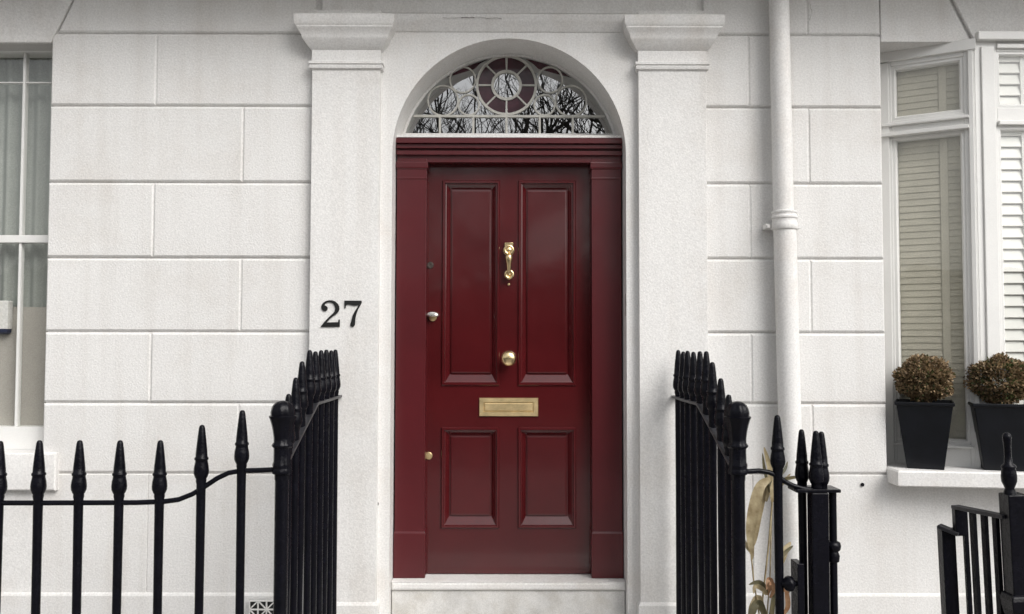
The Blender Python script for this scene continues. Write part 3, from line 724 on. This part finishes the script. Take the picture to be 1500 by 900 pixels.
def potted(px, Y, wt, wb, pyt, label, seed, green, rb, zball, rot):
    x = X_(px, Y, 650)
    o = thing('potted_bush', label, 'potted plant', (x, Y, zsill), 'clipped round bushes in black pots on the window sill')
    h = Z_(pyt, Y-.12, px)-zsill
    m = MB()
    def lp(w_, z, i=0): return [(x-w_/2+i, Y-w_/2+i, z), (x+w_/2-i, Y-w_/2+i, z), (x+w_/2-i, Y+w_/2-i, z), (x-w_/2+i, Y+w_/2-i, z)]
    zb0 = zsill+.0005
    m.loft([lp(wb, zb0), lp(wt-.012, zb0+h-.018), lp(wt+.006, zb0+h-.014), lp(wt+.006, zb0+h), lp(wt-.012, zb0+h), lp(wt-.022, zb0+h-.03)], True, False)
    m.build('pot', 'black', o, bevel=.003)
    m = MB(); n = 10; zz0 = zb0+h-.026
    m.loft([lp(wt-.02, zz0-.01), lp(wt-.02, zz0), lp(wt*.6, zz0+.012)]); m.build('soil', 'soil', o)
    m = MB()
    r_ = random.Random(seed)
    cz = zball
    for k in range(26):
        a = r_.uniform(0, 6.28); e = r_.uniform(.1, 1.2); d = Vector((math.cos(a)*math.cos(e), math.sin(a)*math.cos(e), math.sin(e)-.25))
        st = Vector((x+.02*math.cos(a), Y+.02*math.sin(a), zz0))
        m.tube([st, st.lerp(Vector((x, Y, cz)), .5)+d*.03, Vector((x, Y, cz))+d*rb*.92], [.005, .0035, .0015], 5)
    m.build('stem', 'twig', o)
    leaf_ball((x, Y, cz), rb, rb*.86, 6800, seed, o, 'leaf', 'foliage', .0155)
    leaf_ball((x, Y, cz), rb*.97, rb*.83, 1500 if not green else 2600, seed+50, o, 'leafg', 'foliage', .0155)
    o.rotation_euler = (0, 0, R(rot))
    return o
zb1 = Z_(556, .0, 1356); zb2 = Z_(557, -.06, 1465)
potted(1355, .00, .262, .166, 590, 'round brown clipped bush in a black pot nearest the drainpipe on the sill', 3, False, .120, zb1, -25)
potted(1466, -.045, .278, .180, 592, 'round bush with green flecks in a black pot behind the stair railing spear', 8, True, .131, zb2, -19)

# ------------------------------------------------------------ dry strap-leaved plant behind the right railing
PY = -.62
PB = at(1118, 950, PY); 
PL = thing('strap_leaf_plant', 'dried straw-coloured strap-leaved plant behind the right railing', 'plant', (PB[0], PY, 0))
def leaf(pts, wd, mt, y0=0, y1=0, fold=.25):
    P = [at(px, py, PY) for px, py in pts]; n = len(P)
    Q = [Vector((p[0], PY+y0+(y1-y0)*i/(n-1), p[1])) for i, p in enumerate(P)]
    # smooth (Catmull-Rom)
    S_ = []
    for i in range(n-1):
        a, b, c, d = Q[max(i-1, 0)], Q[i], Q[i+1], Q[min(i+2, n-1)]
        for k in range(5):
            t = k/5; S_.append(.5*((2*b)+(-a+c)*t+(2*a-5*b+4*c-d)*t*t+(-a+3*b-3*c+d)*t**3))
    S_.append(Q[-1]); N = len(S_); m = MB(); L = []
    for i, p in enumerate(S_):
        t = (S_[min(i+1, N-1)]-S_[max(i-1, 0)]).normalized(); s_ = t.cross(Vector((.25, 1, .1))).normalized(); f = i/(N-1)
        w_ = wd*(math.sin(math.pi*min(1, f*.93+.07))**.7)*.5+.0006
        nn = t.cross(s_)
        L.append([p-s_*w_+nn*w_*fold, p, p+s_*w_+nn*w_*fold, p+nn*-.0012])
    m.loft(L); return m.build('leaf', mt, PL, smooth=40)
def stem(pts, r, y=0):
    m = MB(); m.tube([(at(a, b, PY)[0], PY+y, at(a, b, PY)[1]) for a, b in pts], r, 6); m.build('stem', 'straw', PL, smooth=60)
stem([(1118, 1010), (1112, 900), (1104, 850), (1099, 800)], .0035); stem([(1120, 1010), (1119, 880), (1128, 800), (1133, 740), (1128, 700)], .004, .02); stem([(1125, 1010), (1128, 900), (1132, 850), (1134, 760)], .003, .04)
m = MB(); m.lathe([(.05, 0), (.045, .03), (.02, .07), (.01, .1)], (PB[0], PY, 0), 12); m.build('crown', 'twig', PL, smooth=50)
leaf([(1128, 702), (1112, 712), (1101, 745), (1095, 780), (1097, 815)], .046, 'straw', 0, -.06)
leaf([(1130, 704), (1121, 718), (1111, 752), (1103, 790), (1096, 806)], .034, 'straw', .03, -.02)
leaf([(1122, 735), (1128, 712), (1130, 690), (1126, 672), (1122, 656)], .022, 'straw', 0, .03)
leaf([(1127, 722), (1122, 698), (1119, 682), (1117, 664)], .012, 'green', 0, .0)
leaf([(1126, 712), (1138, 702), (1152, 690), (1158, 678)], .014, 'green', 0, .04)
leaf([(1130, 718), (1142, 704), (1160, 698), (1180, 696)], .014, 'green', 0, -.04)
leaf([(1137, 722), (1148, 706), (1158, 694)], .012, 'straw')
leaf([(1134, 700), (1131, 716), (1128, 735)], .030, 'straw', -.02, -.03)
leaf([(1136, 840), (1146, 822), (1154, 808), (1164, 798)], .030, 'straw', 0, .05)
leaf([(1139, 826), (1150, 812), (1164, 801)], .016, 'green', 0, .02)
leaf([(1102, 812), (1094, 800), (1090, 790)], .016, 'straw')
leaf([(1124, 870), (1118, 858), (1108, 850), (1093, 853)], .020, 'green', 0, -.04)
leaf([(1123, 872), (1116, 862), (1104, 856), (1100, 866)], .020, 'straw', 0, -.04)
leaf([(1124, 872), (1128, 852), (1122, 846), (1118, 860)], .020, 'rust', 0, -.05)
leaf([(1128, 876), (1132, 860), (1126, 850), (1121, 852)], .018, 'rust', 0, -.06)
leaf([(1120, 905), (1112, 885), (1104, 882), (1094, 905), (1090, 925)], .030, 'green', 0, -.06)
leaf([(1122, 900), (1112, 876), (1100, 890), (1094, 915)], .026, 'straw', .03, -.03)
leaf([(1126, 930), (1120, 900), (1113, 882), (1104, 893)], .022, 'green')
leaf([(1130, 920), (1134, 880), (1142, 862), (1158, 850)], .020, 'green', 0, .03)
leaf([(1132, 900), (1138, 876), (1148, 866), (1160, 872)], .022, 'rust', .02, .03)
leaf([(1126, 940), (1132, 900), (1134, 874), (1130, 858)], .018, 'green', .03, 0)
leaf([(1148, 900), (1154, 888), (1153, 872), (1150, 860)], .020, 'rust', .0, .0)

# ------------------------------------------------------------ across the street (seen only as reflections): hedge and bare trees
rr_ = random.Random(5); m = MB(); n = 90; L = []
for i in range(n+1):
    x = -34+68*i/n; h = 3.3+.35*math.sin(i*.7)+.5*rr_.random()
    L.append([(x, -19.6+.2*rr_.random(), -.125), (x, -19.5+.25*rr_.random(), h*.6), (x, -19.8+.2*rr_.random(), h), (x, -21.0+.2*rr_.random(), h*.97), (x, -21.3, -.125)])
m.loft(L); tag(m.build('hedge', 'hedge'), 'dark clipped evergreen hedge across the street', 'hedge')
def tree_mesh(seed):
    r_ = random.Random(seed); tk = MB(); br = MB()
    def grow(p, d, ln, rad, dep, m):
        pts = [p]; q = p.copy(); dd = d.copy(); rs = [rad]
        for k in range(3):
            dd = (dd+Vector((r_.uniform(-1, 1), r_.uniform(-1, 1), r_.uniform(-.5, .8)))*.17).normalized(); q = q+dd*ln/3; pts.append(q.copy()); rs.append(rad*(1-.13*(k+1)))
        m.tube(pts, rs, 6 if dep < 3 else 4)
        if dep >= 7: return
        for k in range(2 if r_.random() < .6 else 3):
            a = Vector((r_.uniform(-1, 1), r_.uniform(-1, 1), r_.uniform(-.3, .9))).normalized()
            nd = (dd*.75+a*.75).normalized(); grow(pts[-1] if k < 2 else pts[2], nd, ln*r_.uniform(.68, .86), rad*r_.uniform(.5, .66), dep+1, br)
    grow(Vector((0, 0, 0)), Vector((0, 0, 1)), 2.6, .24, 0, tk)
    return tk, br
first = None
for i, (x, y, rz, s) in enumerate(((-1.6, -16.6, 0, 1.0), (2.9, -17.2, 2.1, 1.05), (.7, -18.9, 4.0, 1.2), (-5.8, -17.0, 1.1, 1.05), (7.4, -16.8, 5.2, 1.1), (.3, -15.6, 3.1, .95), (-.4, -16.0, 5.0, .9), (-2.8, -16.2, 2.6, 1.0))):
    if i == 0:
        tr0 = thing('bare_tree', 'leafless winter tree in front of the hedge across the street', 'tree', (0, 0, 0), 'bare trees across the street')
        tk, br = tree_mesh(11); tk.build('trunk', 'bark', tr0, smooth=60); br.build('crown', 'bark', tr0); o = tr0
    else:
        o = tr0.copy(); C.objects.link(o)
        for ch in list(tr0.children):
            c_ = ch.copy(); C.objects.link(c_); c_.parent = o
    o.location = (x, y, -.124); o.rotation_euler = (0, 0, rz); o.scale = (s, s, s)
